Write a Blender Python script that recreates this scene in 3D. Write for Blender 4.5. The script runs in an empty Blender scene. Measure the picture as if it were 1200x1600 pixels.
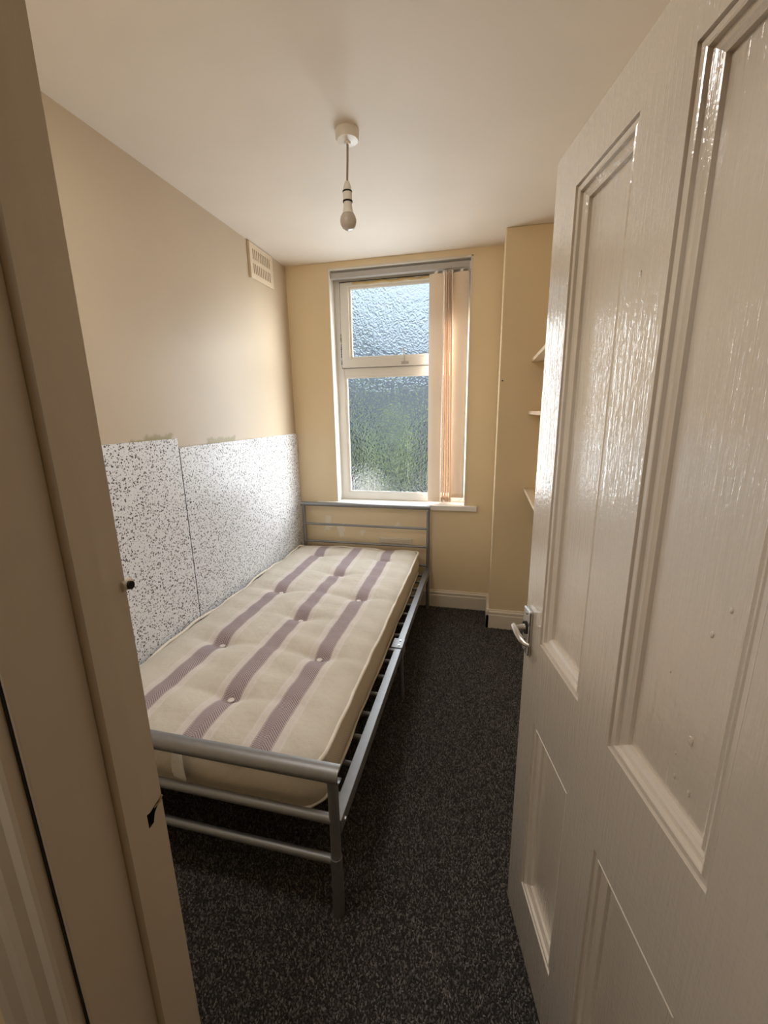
import bpy, bmesh, math, random
import numpy as np
from mathutils import Vector, Matrix
random.seed(7); rng = np.random.default_rng(7)
S = bpy.context.scene; COL = S.collection; PI = math.pi

# ------------------------------------------------------------------ camera
cam = bpy.data.cameras.new('camera'); camo = bpy.data.objects.new('camera', cam); COL.objects.link(camo)
S.camera = camo
CX, CY, CZ, PITCH, YAW, ROLL, FPX = 1.3385, -2.8673, 1.4065, .2343, -.2342, -.0164, 651.08
fw = Vector((math.sin(YAW)*math.cos(PITCH), math.cos(YAW)*math.cos(PITCH), -math.sin(PITCH)))
rt = Vector((math.cos(YAW), -math.sin(YAW), 0)); up = rt.cross(fw)
r2 = rt*math.cos(ROLL)+up*math.sin(ROLL); u2 = -rt*math.sin(ROLL)+up*math.cos(ROLL)
m = Matrix((r2, u2, -fw)).transposed().to_4x4(); m.translation = (CX, CY, CZ); camo.matrix_world = m
cam.sensor_fit = 'VERTICAL'; cam.sensor_height = 36; cam.lens = FPX/1600*36
cam.clip_start = .02; cam.clip_end = 200

# ------------------------------------------------------------------ sky, sun, added fill lights, exposure
W = bpy.data.worlds.new('sky'); S.world = W; W.use_nodes = True
nt = W.node_tree; nt.nodes.clear()
wo = nt.nodes.new('ShaderNodeOutputWorld'); bg = nt.nodes.new('ShaderNodeBackground')
tc = nt.nodes.new('ShaderNodeTexCoord'); sx = nt.nodes.new('ShaderNodeSeparateXYZ')
mr = nt.nodes.new('ShaderNodeMapRange'); mr.inputs[1].default_value = 0; mr.inputs[2].default_value = 1
mr.inputs[3].default_value = 1; mr.inputs[4].default_value = 3            # overcast sky, brighter overhead
SKY = .86
mu = nt.nodes.new('ShaderNodeMath'); mu.operation = 'MULTIPLY'; mu.inputs[1].default_value = SKY
nt.links.new(tc.outputs['Generated'], sx.inputs[0]); nt.links.new(sx.outputs[2], mr.inputs[0])
nt.links.new(mr.outputs[0], mu.inputs[0]); nt.links.new(mu.outputs[0], bg.inputs[1])
bg.inputs[0].default_value = (.70, .83, 1, 1); nt.links.new(bg.outputs[0], wo.inputs[0])

def light(name, kind, loc, direction, energy, color, **kw):
    l = bpy.data.lights.new(name, kind); o = bpy.data.objects.new(name, l); COL.objects.link(o)
    l.energy = energy; l.color = color
    for k, v in kw.items(): setattr(l, k, v)
    o.location = loc; o.rotation_euler = Vector(direction).to_track_quat('-Z', 'Y').to_euler()
    return o
def sun_dir(az, el):      # azimuth right of the window normal, elevation
    a, e = math.radians(az), math.radians(el)
    return (-math.sin(a)*math.cos(e), -math.cos(a)*math.cos(e), -math.sin(e))
light('sun', 'SUN', (3, 4, 4), sun_dir(56, 11), 15, (1, .94, .84), angle=math.radians(30))
light('hall_fill', 'AREA', (.70, -3.3, 2.32), (0, .3, -1), 8.5, (1, .96, .90), shape='DISK', size=.4)  # unseen fill light added in the hall to brighten the view
light('window_daylight_fill', 'AREA', (.80, .074, 1.40), (0, -1, 0), 18, (.91, .965, 1), shape='RECTANGLE', size=.80, size_y=1.14)  # unseen area lamp added inside the glass to boost the window's daylight
light('room_fill', 'AREA', (.60, -2.24, 2.28), (.0, .16, -1), 6.5, (1, .98, .95), shape='DISK', size=.4)  # unseen fill light added near the doorway, with no fitting
S.view_settings.view_transform = 'Standard'; S.view_settings.look = 'None'
S.view_settings.exposure = 0; S.view_settings.gamma = 1; S.view_settings.use_curve_mapping = False
S.cycles.use_denoising = True; S.cycles.max_bounces = 14; S.cycles.diffuse_bounces = 8
S.cycles.transparent_max_bounces = 16; S.cycles.transmission_bounces = 10; S.cycles.sample_clamp_indirect = 6

# ------------------------------------------------------------------ materials
def srgb(r, g, b):
    f = lambda c: (c/255/12.92) if c/255 <= .04045 else ((c/255+.055)/1.055)**2.4
    return (f(r), f(g), f(b), 1)
class NT:
    def __init__(s, name):
        s.m = bpy.data.materials.new(name); s.m.use_nodes = True; s.t = s.m.node_tree; s.t.nodes.clear()
        s.out = s.n('ShaderNodeOutputMaterial')
    def n(s, typ, **kw):
        x = s.t.nodes.new(typ)
        for k, v in kw.items(): setattr(x, k, v)
        return x
    def l(s, a, b): s.t.links.new(a, b)
    def put(s, sock, v):
        if hasattr(v, 'is_output'): s.l(v, sock)
        else: sock.default_value = v
    def math(s, op, a, b=0., c=0., clamp=False):
        x = s.n('ShaderNodeMath', operation=op); x.use_clamp = clamp
        s.put(x.inputs[0], a); s.put(x.inputs[1], b); s.put(x.inputs[2], c); return x.outputs[0]
    def obj(s):
        return s.n('ShaderNodeTexCoord').outputs['Object']
    def xyz(s, v):
        x = s.n('ShaderNodeSeparateXYZ'); s.l(v, x.inputs[0]); return x.outputs
    def mapping(s, v, scale=(1, 1, 1), loc=(0, 0, 0)):
        x = s.n('ShaderNodeMapping'); s.l(v, x.inputs[0]); x.inputs['Scale'].default_value = scale
        x.inputs['Location'].default_value = loc; return x.outputs[0]
    def noise(s, v, scale, detail=3., rough=.5, dist=0.):
        x = s.n('ShaderNodeTexNoise'); s.l(v, x.inputs['Vector']); x.inputs['Scale'].default_value = scale
        x.inputs['Detail'].default_value = detail; x.inputs['Roughness'].default_value = rough
        x.inputs['Distortion'].default_value = dist; return x.outputs[0]
    def voro(s, v, scale, feature='F1', rnd=1.):
        x = s.n('ShaderNodeTexVoronoi', feature=feature); s.l(v, x.inputs['Vector']); x.inputs['Scale'].default_value = scale
        x.inputs['Randomness'].default_value = rnd; return x.outputs
    def ramp(s, v, a, b, lo=0., hi=1.):
        x = s.n('ShaderNodeMapRange', interpolation_type='SMOOTHSTEP'); s.put(x.inputs[0], v)
        x.inputs[1].default_value = a; x.inputs[2].default_value = b; x.inputs[3].default_value = lo; x.inputs[4].default_value = hi
        return x.outputs[0]
    def mix(s, f, a, b):
        x = s.n('ShaderNodeMix', data_type='RGBA'); s.put(x.inputs[0], f); s.put(x.inputs[6], a); s.put(x.inputs[7], b)
        return x.outputs[2]
    def bump(s, h, dist, strength=1., normal=None):
        x = s.n('ShaderNodeBump'); s.put(x.inputs['Height'], h); x.inputs['Distance'].default_value = dist
        x.inputs['Strength'].default_value = strength
        if normal is not None: s.l(normal, x.inputs['Normal'])
        return x.outputs[0]
    def pbr(s, color, rough=.6, metal=0., normal=None, spec=.5, coat=0., coat_rough=.1):
        x = s.n('ShaderNodeBsdfPrincipled'); s.put(x.inputs['Base Color'], color); s.put(x.inputs['Roughness'], rough)
        s.put(x.inputs['Metallic'], metal); s.put(x.inputs['Specular IOR Level'], spec)
        x.inputs['Coat Weight'].default_value = coat; x.inputs['Coat Roughness'].default_value = coat_rough
        if normal is not None: s.l(normal, x.inputs['Normal']); s.l(normal, x.inputs['Coat Normal'])
        if coat: x.inputs['Coat IOR'].default_value = 1.7
        s.l(x.outputs[0], s.out.inputs[0]); return s.m

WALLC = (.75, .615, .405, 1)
def box_mask(t, X, Y, x0, x1, y0, y1, s):
    a = t.math('MULTIPLY', t.ramp(X, x0-s, x0+s), t.ramp(X, x1+s, x1-s))
    b = t.math('MULTIPLY', t.ramp(Y, y0-s, y0+s), t.ramp(Y, y1+s, y1-s))
    return t.math('MULTIPLY', a, b)
def mat_wall(name, color, stains=(), amp=.07, rough=.6):
    t = NT(name); o = t.obj(); n1 = t.noise(o, 3, 4); n2 = t.noise(o, 220, 3)
    c = t.mix(t.ramp(n1, .3, .7, 0, .5), color, tuple(x*.93 for x in color[:3])+(1,))
    if stains:
        x, y, z = t.xyz(o); w = t.noise(o, 26, 5, .65); w2 = t.noise(o, 9, 3)
        for (axis, a0, a1, z0, z1, s, col) in stains:
            A = x if axis == 'x' else y
            A2 = t.math('ADD', A, t.math('MULTIPLY', t.math('SUBTRACT', w, .5), amp)); Z2 = t.math('ADD', z, t.math('MULTIPLY', t.math('SUBTRACT', w, .5), amp*.8))
            k = box_mask(t, A2, Z2, a0, a1, z0, z1, s)
            c = t.mix(t.math('MULTIPLY', k, .85), c, col)
    h = t.math('ADD', t.math('MULTIPLY', t.noise(o, 12, 2), 2.), t.math('MULTIPLY', n2, .25))
    return t.pbr(c, rough, normal=t.bump(h, .0006), spec=.4)
OLIVE = (.31, .26, .12, 1); PALE = (.90, .83, .70, 1)
M = {}
M['wall'] = mat_wall('cream_wall_paint', WALLC)
M['wall_left'] = mat_wall('cream_wall_paint_scuffed_shaded', (.55, .455, .34, 1), [('y', -1.42, -1.265, 1.29, 1.330, .008, OLIVE), ('y', -1.50, -1.28, 1.29, 1.316, .006, OLIVE), ('y', -1.03, -.78, 1.25, 1.292, .008, OLIVE)], rough=.40)  # same cream paint, base darkened to carry this wall's dimmer light; stains are real
M['wall_back'] = mat_wall('cream_wall_paint_peeled_lit', (.83, .69, .465, 1), [('x', .30, .345, .50, .60, .006, PALE), ('x', .20, .24, .55, .66, .004, PALE), ('x', .47, .50, .52, .56, .006, PALE), ('x', .74, .77, .60, .63, .005, PALE)], .14)  # same cream paint, base lightened to carry this wall's brighter light; peeling is real
M['ceiling'] = mat_wall('white_ceiling_paint', (.80, .735, .66, 1))
def mat_paint(name, color, rough=.3, brush=0., lump=.0008, coat=0., axis=2, spec=.5):
    t = NT(name); o = t.obj()
    sc = [60, 60, 60]; sc[axis] = 3
    b = t.noise(t.mapping(o, tuple(sc)), 6, 4, .6); l = t.noise(o, 35, 3)
    h = t.math('ADD', t.math('MULTIPLY', b, brush), t.math('MULTIPLY', l, 1.))
    c = t.mix(t.ramp(t.noise(o, 5, 4), .35, .75, 0, .35), color, tuple(x*.9 for x in color[:3])+(1,))
    mm = t.pbr(c, rough, normal=t.bump(h, lump), coat=coat, coat_rough=.06, spec=spec)
    if coat:
        st = t.noise(t.mapping(o, (150, 150, 9)), 1., 3, .6); pits = t.noise(o, 130, 2)
        h2 = t.math('ADD', st, t.math('MULTIPLY', pits, .5))
        t.l(t.bump(h2, .0016), [n for n in t.t.nodes if n.type == 'BSDF_PRINCIPLED'][0].inputs['Coat Normal'])
    return mm
M['trim'] = mat_paint('glossy_trim_paint', (.74, .66, .55, 1), .35, .3)
M['jamb'] = mat_paint('old_beige_gloss_paint', (.56, .49, .40, 1), .42, .25, .0005)
M['door'] = mat_paint('glossy_brushed_door_paint', (.63, .555, .465, 1), .17, .6, .0005, coat=1., spec=.8)
M['upvc'] = mat_paint('white_plastic', (.83, .81, .77, 1), .28, 0, .0002)
M['plastic'] = mat_paint('white_lamp_plastic', (.80, .76, .70, 1), .35, 0, .0001)
M['vent'] = mat_paint('cream_painted_plaster_vent', (.72, .60, .45, 1), .5, 0, .0006)
M['shelf'] = mat_paint('cream_shelf_paint', (.68, .55, .39, 1), .5, .2, .0006)
def flat(name, color, rough=.5, metal=0., spec=.5):
    t = NT(name); o = t.obj(); c = t.mix(t.ramp(t.noise(o, 40, 3), .3, .7, 0, .25), color, tuple(x*.85 for x in color[:3])+(1,))
    return t.pbr(c, rough, metal, spec=spec)
M['dark'] = flat('dark_void', (.012, .010, .008, 1), .9)  # near-black colour standing in for shade in holes, gaps and under parts
M['seal'] = flat('black_mould_gasket', (.03, .028, .025, 1), .8)
M['alu'] = flat('grey_aluminium', (.50, .48, .47, 1), .5)
M['chrome'] = flat('satin_chrome', (.62, .61, .60, 1), .22, 1.)
M['steel'] = flat('steel_screw', (.55, .54, .52, 1), .35, 1.)
M['rawwood'] = flat('bare_splintered_wood', (.42, .30, .17, 1), .8)
M['foam'] = flat('yellowed_sealant', (.66, .50, .25, 1), .8)
M['bulb'] = flat('frosted_bulb', (.52, .46, .41, 1), .12)  # colour darkened to stand in for the bulb being backlit
M['cable'] = flat('grey_white_cable', (.36, .27, .22, 1), .5)
M['cord'] = flat('white_cord', (.78, .72, .64, 1), .6)
t = NT('silver_metal_paint'); o = t.obj()
M['silver'] = t.pbr(t.mix(t.noise(o, 60, 3), (.29, .29, .295, 1), (.24, .24, .245, 1)), .42, .7, normal=t.bump(t.noise(o, 900, 2), .0002))

# speckled board: white with little black and grey chips
def mat_speckle(name, seed):
    t = NT(name); o = t.mapping(t.obj(), (.02, 1, 1), (0, seed, seed*.3))
    wv = t.n('ShaderNodeVectorMath', operation='ADD'); nz = t.n('ShaderNodeTexNoise'); nz.inputs['Scale'].default_value = 120
    t.l(o, nz.inputs['Vector']); sc = t.n('ShaderNodeVectorMath', operation='SCALE'); t.l(nz.outputs[1], sc.inputs[0]); sc.inputs[3].default_value = .012
    t.l(o, wv.inputs[0]); t.l(sc.outputs[0], wv.inputs[1]); o2 = wv.outputs[0]
    out = (.81, .835, .895, 1)
    for (scale, lo, hi, col) in ((85, .10, .50, (.04, .038, .042, 1)), (112, .05, .48, (.09, .085, .095, 1)), (170, 0., .40, (.25, .24, .26, 1))):
        v = t.voro(o2, scale); r = t.xyz(v['Color'])
        th = t.ramp(r[0], .45, 1., 0., hi)
        k = t.math('MULTIPLY', t.math('LESS_THAN', v['Distance'], th), 1.)
        out = t.mix(k, out, col)
    return t.pbr(out, .30, spec=.35)
M['speckle_a'] = mat_speckle('white_black_speckled_laminate', 0.); M['speckle_b'] = mat_speckle('white_black_speckled_laminate_right', 3.7)

# obscured window glass
def mat_glass(name, wet):
    t = NT(name); o = t.mapping(t.obj(), (1, .05, 1))
    nz = t.n('ShaderNodeTexNoise'); nz.inputs['Scale'].default_value = 24; nz.inputs['Detail'].default_value = 2; t.l(o, nz.inputs['Vector'])
    sc = t.n('ShaderNodeVectorMath', operation='SCALE'); t.l(nz.outputs[1], sc.inputs[0]); sc.inputs[3].default_value = .045
    wv = t.n('ShaderNodeVectorMath', operation='ADD'); t.l(o, wv.inputs[0]); t.l(sc.outputs[0], wv.inputs[1])
    v = t.voro(wv.outputs[0], 33, 'F1')
    h = t.math('SINE', t.math('MULTIPLY', v['Distance'], 11.))
    h = t.math('ADD', h, t.math('MULTIPLY', t.noise(o, 260, 2), .5))
    if wet:                                             # condensation running down the lower part
        x, y, z = t.xyz(t.obj()); dr = t.noise(t.mapping(t.obj(), (90, .05, 3.5)), 1., 3)
        low = t.ramp(z, .46, .10); k = t.math('MULTIPLY', t.ramp(dr, .60, .68), low)
        h = t.math('ADD', h, t.math('MULTIPLY', k, 1.5))
    nrm = t.bump(h, .012 if wet else .0065, 1.)
    rf = t.n('ShaderNodeBsdfRefraction'); rf.inputs['Roughness'].default_value = .22; rf.inputs['IOR'].default_value = 1.18
    rf.inputs['Color'].default_value = (.95, .98, 1, 1); t.l(nrm, rf.inputs['Normal'])
    tr = t.n('ShaderNodeBsdfTransparent'); tr.inputs[0].default_value = (.94, .97, 1, 1)
    gl = t.n('ShaderNodeBsdfGlossy'); gl.inputs['Roughness'].default_value = .15; t.l(nrm, gl.inputs['Normal'])
    tl = t.n('ShaderNodeBsdfTranslucent'); tl.inputs[0].default_value = (.9, .93, .95, 1); t.l(nrm, tl.inputs['Normal'])
    m1 = t.n('ShaderNodeMixShader'); m1.inputs[0].default_value = .14; t.l(rf.outputs[0], m1.inputs[1]); t.l(tr.outputs[0], m1.inputs[2])
    m2 = t.n('ShaderNodeMixShader'); m2.inputs[0].default_value = .05; t.l(m1.outputs[0], m2.inputs[1]); t.l(gl.outputs[0], m2.inputs[2])
    m3 = t.n('ShaderNodeMixShader'); t.l(m2.outputs[0], m3.inputs[1]); t.l(tl.outputs[0], m3.inputs[2])
    m3.inputs[0].default_value = .004
    if wet: t.l(t.math('ADD', t.math('MULTIPLY', k, .16), .004), m3.inputs[0])
    t.l(m3.outputs[0], t.out.inputs[0]); return t.m
t = NT('clear_glass_edge'); tr = t.n('ShaderNodeBsdfTransparent'); tr.inputs[0].default_value = (.95, .98, .97, 1); t.l(tr.outputs[0], t.out.inputs[0]); M['clear'] = t.m
M['glass_top'] = mat_glass('pebbled_glass', False); M['glass_low'] = mat_glass('pebbled_wet_glass', True)

def mat_fabric(name, color, trans):
    t = NT(name); o = t.obj(); wv = t.noise(t.mapping(o, (400, 400, 900)), 1., 2)
    c = t.mix(wv, color, tuple(x*.9 for x in color[:3])+(1,))
    d = t.n('ShaderNodeBsdfDiffuse'); t.l(c, d.inputs[0]); tl = t.n('ShaderNodeBsdfTranslucent'); t.l(c, tl.inputs[0])
    m1 = t.n('ShaderNodeMixShader'); m1.inputs[0].default_value = trans; t.l(d.outputs[0], m1.inputs[1]); t.l(tl.outputs[0], m1.inputs[2])
    t.l(m1.outputs[0], t.out.inputs[0]); return t.m
M['vane'] = mat_fabric('peach_blind_fabric', (.93, .785, .64, 1), .030)
M['label'] = mat_fabric('white_label_cloth', (.90, .89, .87, 1), .15)

STRIPES = (.255, .505, .735)
def mat_ticking():
    t = NT('cream_ticking_with_mauve_herringbone_stripes'); o = t.obj(); x, y, z = t.xyz(o)
    x = t.math('ADD', x, t.math('MULTIPLY', t.ramp(y, -.75, -.05), .014))
    x = t.math('ADD', x, t.math('MULTIPLY', t.math('SUBTRACT', t.noise(o, 5, 1), .5), .012))
    d = None
    for s in STRIPES:
        a = t.math('ABSOLUTE', t.math('SUBTRACT', x, s)); d = a if d is None else t.math('MINIMUM', d, a)
    w = t.math('FRACT', t.math('MULTIPLY', t.math('ADD', y, t.math('MULTIPLY', d, .9)), 1/.0085))
    zig = t.math('LESS_THAN', w, .5)
    weave = t.noise(t.mapping(o, (500, 500, 500)), 1., 2)
    base = t.mix(t.ramp(t.noise(o, 7, 4), .35, .7), (.71, .665, .585, 1), (.66, .61, .53, 1))
    base = t.mix(t.math('MULTIPLY', weave, .3), base, (.56, .50, .41, 1))
    pale = (.72, .66, .62, 1)
    c = t.mix(t.ramp(d, .066, .060), base, pale)
    c = t.mix(t.math('COMPARE', d, .058, .0012), c, (.76, .71, .66, 1))
    c = t.mix(t.math('COMPARE', d, .0335, .0012), c, (.40, .33, .34, 1))
    st = t.mix(zig, (.27, .20, .215, 1), (.50, .43, .44, 1))
    c = t.mix(t.math('LESS_THAN', d, .031), c, st)
    return t.pbr(c, .85, normal=t.bump(t.math('ADD', weave, t.math('MULTIPLY', t.noise(o, 30, 3), 3.)), .0012), spec=.2)
M['ticking'] = mat_ticking()
t = NT('beige_woven_mattress_border'); o = t.obj(); x, y, z = t.xyz(o)
ck = t.math('MULTIPLY', t.math('SINE', t.math('MULTIPLY', t.math('ADD', x, y), 900.)), t.math('SINE', t.math('MULTIPLY', z, 900.)))
M['border'] = t.pbr(t.mix(t.ramp(ck, -.6, .6), (.57, .50, .41, 1), (.67, .60, .50, 1)), .85, normal=t.bump(ck, .0006), spec=.2)
M['piping'] = flat('cream_piping_tape', (.84, .78, .69, 1), .8, spec=.2)
M['button'] = flat('white_tuft_button', (.80, .74, .70, 1), .6)

t = NT('charcoal_carpet_backing'); o = t.obj()
M['carpet'] = t.pbr(t.mix(t.noise(o, 250, 2), (.020, .017, .016, 1), (.045, .039, .036, 1)), .95, spec=.05)
t = NT('charcoal_carpet_yarn'); at = t.n('ShaderNodeAttribute', attribute_name='yarn')
M['pile'] = t.pbr(at.outputs[0], .95, spec=.05)

M['fence'] = flat('dark_weathered_fence_wood', (.23, .245, .275, 1), .8)
M['ground'] = flat('grey_paving', (.20, .20, .19, 1), .9)
M['brick'] = flat('outside_masonry', (.35, .25, .2, 1), .9)
M['dish'] = flat('white_dish_paint', (.48, .51, .56, 1), .5)
def leafmat(n, c):
    t = NT(n); o = t.obj(); return t.pbr(t.mix(t.noise(o, 6, 2), c, tuple(k*.5 for k in c[:3])+(1,)), .6)
M['leaf_dark'] = leafmat('dark_green_leaves', (.05, .06, .06, 1)); M['leaf_bright'] = leafmat('bright_green_leaves', (.56, .68, .32, 1))
M['leaf_mid'] = leafmat('mid_green_leaves', (.22, .30, .26, 1))
M['stem'] = flat('brown_stem', (.10, .07, .05, 1), .9)

# ------------------------------------------------------------------ mesh helpers
def obj(name, bm, mat, parent=None, smooth=None, bevel=0., seg=2):
    if bevel:
        bmesh.ops.remove_doubles(bm, verts=bm.verts[:], dist=1e-6)
        es = [e for e in bm.edges if len(e.link_faces) == 2 and e.calc_face_angle(0) > .6]
        bmesh.ops.bevel(bm, geom=es, offset=bevel, segments=seg, profile=.5, affect='EDGES', clamp_overlap=True)
    bmesh.ops.recalc_face_normals(bm, faces=bm.faces[:])
    me = bpy.data.meshes.new(name); bm.to_mesh(me); bm.free()
    o = bpy.data.objects.new(name, me); COL.objects.link(o)
    for x in (mat if isinstance(mat, (list, tuple)) else [mat]): me.materials.append(x)
    if smooth is not None:
        me.polygons.foreach_set('use_smooth', [True]*len(me.polygons))
        if smooth < 3: me.set_sharp_from_angle(angle=smooth)
    if parent is not None: o.parent = parent
    return o
def B(): return bmesh.new()
def box(bm, x0, x1, y0, y1, z0, z1, mat=0):
    v = [bm.verts.new((x, y, z)) for x in (x0, x1) for y in (y0, y1) for z in (z0, z1)]
    for q in ((0, 1, 3, 2), (4, 6, 7, 5), (0, 4, 5, 1), (2, 3, 7, 6), (0, 2, 6, 4), (1, 5, 7, 3)):
        bm.faces.new([v[i] for i in q]).material_index = mat
    return bm
def frames(P, closed=False):
    n = len(P); out = []; prev = None
    for i in range(n):
        a = P[i-1] if (i or closed) else P[i]; b = P[(i+1) % n] if (i < n-1 or closed) else P[i]
        t_ = (b-a).normalized()
        if prev is None: u = t_.orthogonal().normalized()
        else: u = (prev - t_*prev.dot(t_)).normalized()
        prev = u; out.append((u, t_.cross(u)))
    return out
def tube(bm, pts, r, n=12, closed=False, caps=True, ry=None):
    P = [Vector(p) for p in pts]; fr = frames(P, closed); rings = []
    for i, (p, (u, w)) in enumerate(zip(P, fr)):
        rr = r[i] if isinstance(r, (list, tuple)) else r
        rings.append([bm.verts.new(p+u*math.cos(2*PI*k/n)*rr+w*math.sin(2*PI*k/n)*(ry or rr)) for k in range(n)])
    m_ = len(rings)
    for i in range(m_ if closed else m_-1):
        a, b = rings[i], rings[(i+1) % m_]
        for k in range(n): bm.faces.new((a[k], a[(k+1) % n], b[(k+1) % n], b[k]))
    if caps and not closed: bm.faces.new(rings[0][::-1]); bm.faces.new(rings[-1])
    return bm
def lathe(bm, prof, cx, cy, n=32):
    rings = []
    for r, z in prof:
        rings.append([bm.verts.new((cx+r*math.cos(2*PI*k/n), cy+r*math.sin(2*PI*k/n), z)) for k in range(n)] if r > 1e-6 else [bm.verts.new((cx, cy, z))])
    for a, b in zip(rings, rings[1:]):
        for k in range(n):
            k2 = (k+1) % n
            if len(a) == 1 and len(b) == 1: continue
            if len(a) == 1: bm.faces.new((a[0], b[k2], b[k]))
            elif len(b) == 1: bm.faces.new((a[k], a[k2], b[0]))
            else: bm.faces.new((a[k], a[k2], b[k2], b[k]))
    if len(rings[0]) > 1: bm.faces.new(rings[0][::-1])
    if len(rings[-1]) > 1: bm.faces.new(rings[-1])
    return bm
def sweep_z(bm, prof, z0, z1):            # closed outline in x,y extruded in z
    a = [bm.verts.new((x, y, z0)) for x, y in prof]; b = [bm.verts.new((x, y, z1)) for x, y in prof]; n = len(prof)
    for k in range(n): bm.faces.new((a[k], a[(k+1) % n], b[(k+1) % n], b[k]))
    bm.faces.new(a[::-1]); bm.faces.new(b); return bm
def extr(bm, prof, p0, p1, du, dv):       # closed outline (u,v) along du,dv swept from p0 to p1
    p0, p1, du, dv = map(Vector, (p0, p1, du, dv)); n = len(prof)
    a = [bm.verts.new(p0+du*u+dv*v) for u, v in prof]; b = [bm.verts.new(p1+du*u+dv*v) for u, v in prof]
    for k in range(n): bm.faces.new((a[k], a[(k+1) % n], b[(k+1) % n], b[k]))
    bm.faces.new(a[::-1]); bm.faces.new(b); return bm
def tag(o, label=None, cat=None, group=None, kind=None):
    if label: o['label'] = label
    if cat: o['category'] = cat
    if group: o['group'] = group
    if kind: o['kind'] = kind
    return o
def empty(name, loc=(0, 0, 0), rz=0., **kw):
    o = bpy.data.objects.new(name, None); COL.objects.link(o); o.location = loc; o.rotation_euler = (0, 0, rz)
    o.empty_display_size = .1
    return tag(o, **kw)
def dup(o, parent):
    c = o.copy(); COL.objects.link(c); c.parent = parent; return c

# ------------------------------------------------------------------ the room
H, XC, DC, XR, YF = 2.3655, 1.4155, .242, 1.81, -2.478
WX0, WX1, WZ0, WZ1 = .305, 1.229, .772, 2.322
def struct(name, bm, mat, label, cat, **kw): return tag(obj(name, bm, mat, **kw), label, cat, kind='structure')
struct('floor', box(B(), -.1, XR+.1, YF-.14, .26, -.06, 0), M['carpet'], 'charcoal fitted carpet covering the bedroom floor', 'floor')
struct('ceiling', box(B(), -.1, XR+.1, YF-.14, .26, H, H+.1), M['ceiling'], 'plain off-white ceiling with the bare bulb hanging from it', 'ceiling')
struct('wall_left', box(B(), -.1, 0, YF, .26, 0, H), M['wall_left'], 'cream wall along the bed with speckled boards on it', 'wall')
struct('wall_right', box(B(), XR, XR+.1, YF, .26, 0, H), M['wall'], 'cream alcove wall behind the open door carrying shelves', 'wall')
b = B(); box(b, 0, WX0, 0, .26, 0, H); box(b, WX1, XR, 0, .26, 0, H); box(b, WX0, WX1, 0, .26, 0, WZ0-.036); box(b, WX0, WX1, 0, .26, WZ1, H)
struct('wall_back', b, M['wall_back'], 'cream wall at the far end around the window', 'wall')
struct('wall_chimney', box(B(), XC, XR, -DC, 0, 0, H), M['wall'], 'cream boxed-out chimney breast right of the window', 'wall', bevel=.006)
JL, JR, DT = .917, 1.662, 1.895
b = B(); box(b, -.1, JL-.022, YF-.14, YF, 0, H); box(b, JR+.022, XR+.1, YF-.14, YF, 0, H); box(b, JL-.022, JR+.022, YF-.14, YF, DT+.022, H)
struct('wall_front', b, M['wall'], 'bedroom wall holding the doorway, seen from behind', 'wall')
# hall behind the camera
b = B(); box(b, -.5, 2.3, -4.3, YF-.14, -.06, 0)
struct('floor_hall', b, M['carpet'], 'dark carpet of the hall outside the doorway', 'floor')
struct('ceiling_hall', box(B(), -.5, 2.3, -4.3, YF-.14, H, H+.1), M['ceiling'], 'hall ceiling outside the bedroom', 'ceiling')
b = B(); box(b, -.6, -.5, -4.3, YF-.14, 0, H); box(b, 2.3, 2.4, -4.3, YF-.14, 0, H); box(b, -.6, 2.4, -4.4, -4.3, 0, H)
box(b, -.6, -.1, YF-.14, YF-.04, 0, H); box(b, XR+.1, 2.4, YF-.14, YF-.04, 0, H)
struct('wall_hall', b, M['wall'], 'cream hall walls behind the viewer', 'wall')

# skirting boards: profile (out from wall, height)
SK = [(0, 0), (.017, 0), (.017, .092), (.014, .097), (.0135, .103), (.016, .108), (.015, .116), (.008, .122), (.006, .129), (0, .131)]
def skirt(name, runs, label):
    bm = B()
    for p0, p1, du in runs: extr(bm, SK, p0, p1, du, (0, 0, 1))
    return struct(name, bm, M['trim'], label, 'skirting board')
skirt('baseboard_back', [((0, 0, 0), (XC, 0, 0), (0, -1, 0))], 'white skirting board under the window on the far wall')
skirt('baseboard_chimney', [((XC, .0, 0), (XC, -DC-.017, 0), (-1, 0, 0)), ((XC-.017, -DC, 0), (XR, -DC, 0), (0, -1, 0))], 'white skirting board around the chimney breast')
skirt('baseboard_left', [((0, YF, 0), (0, 0, 0), (1, 0, 0))], 'white skirting board behind the bed')
skirt('baseboard_right', [((XR, YF, 0), (XR, -DC, 0), (-1, 0, 0))], 'white skirting board behind the open door')
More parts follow.
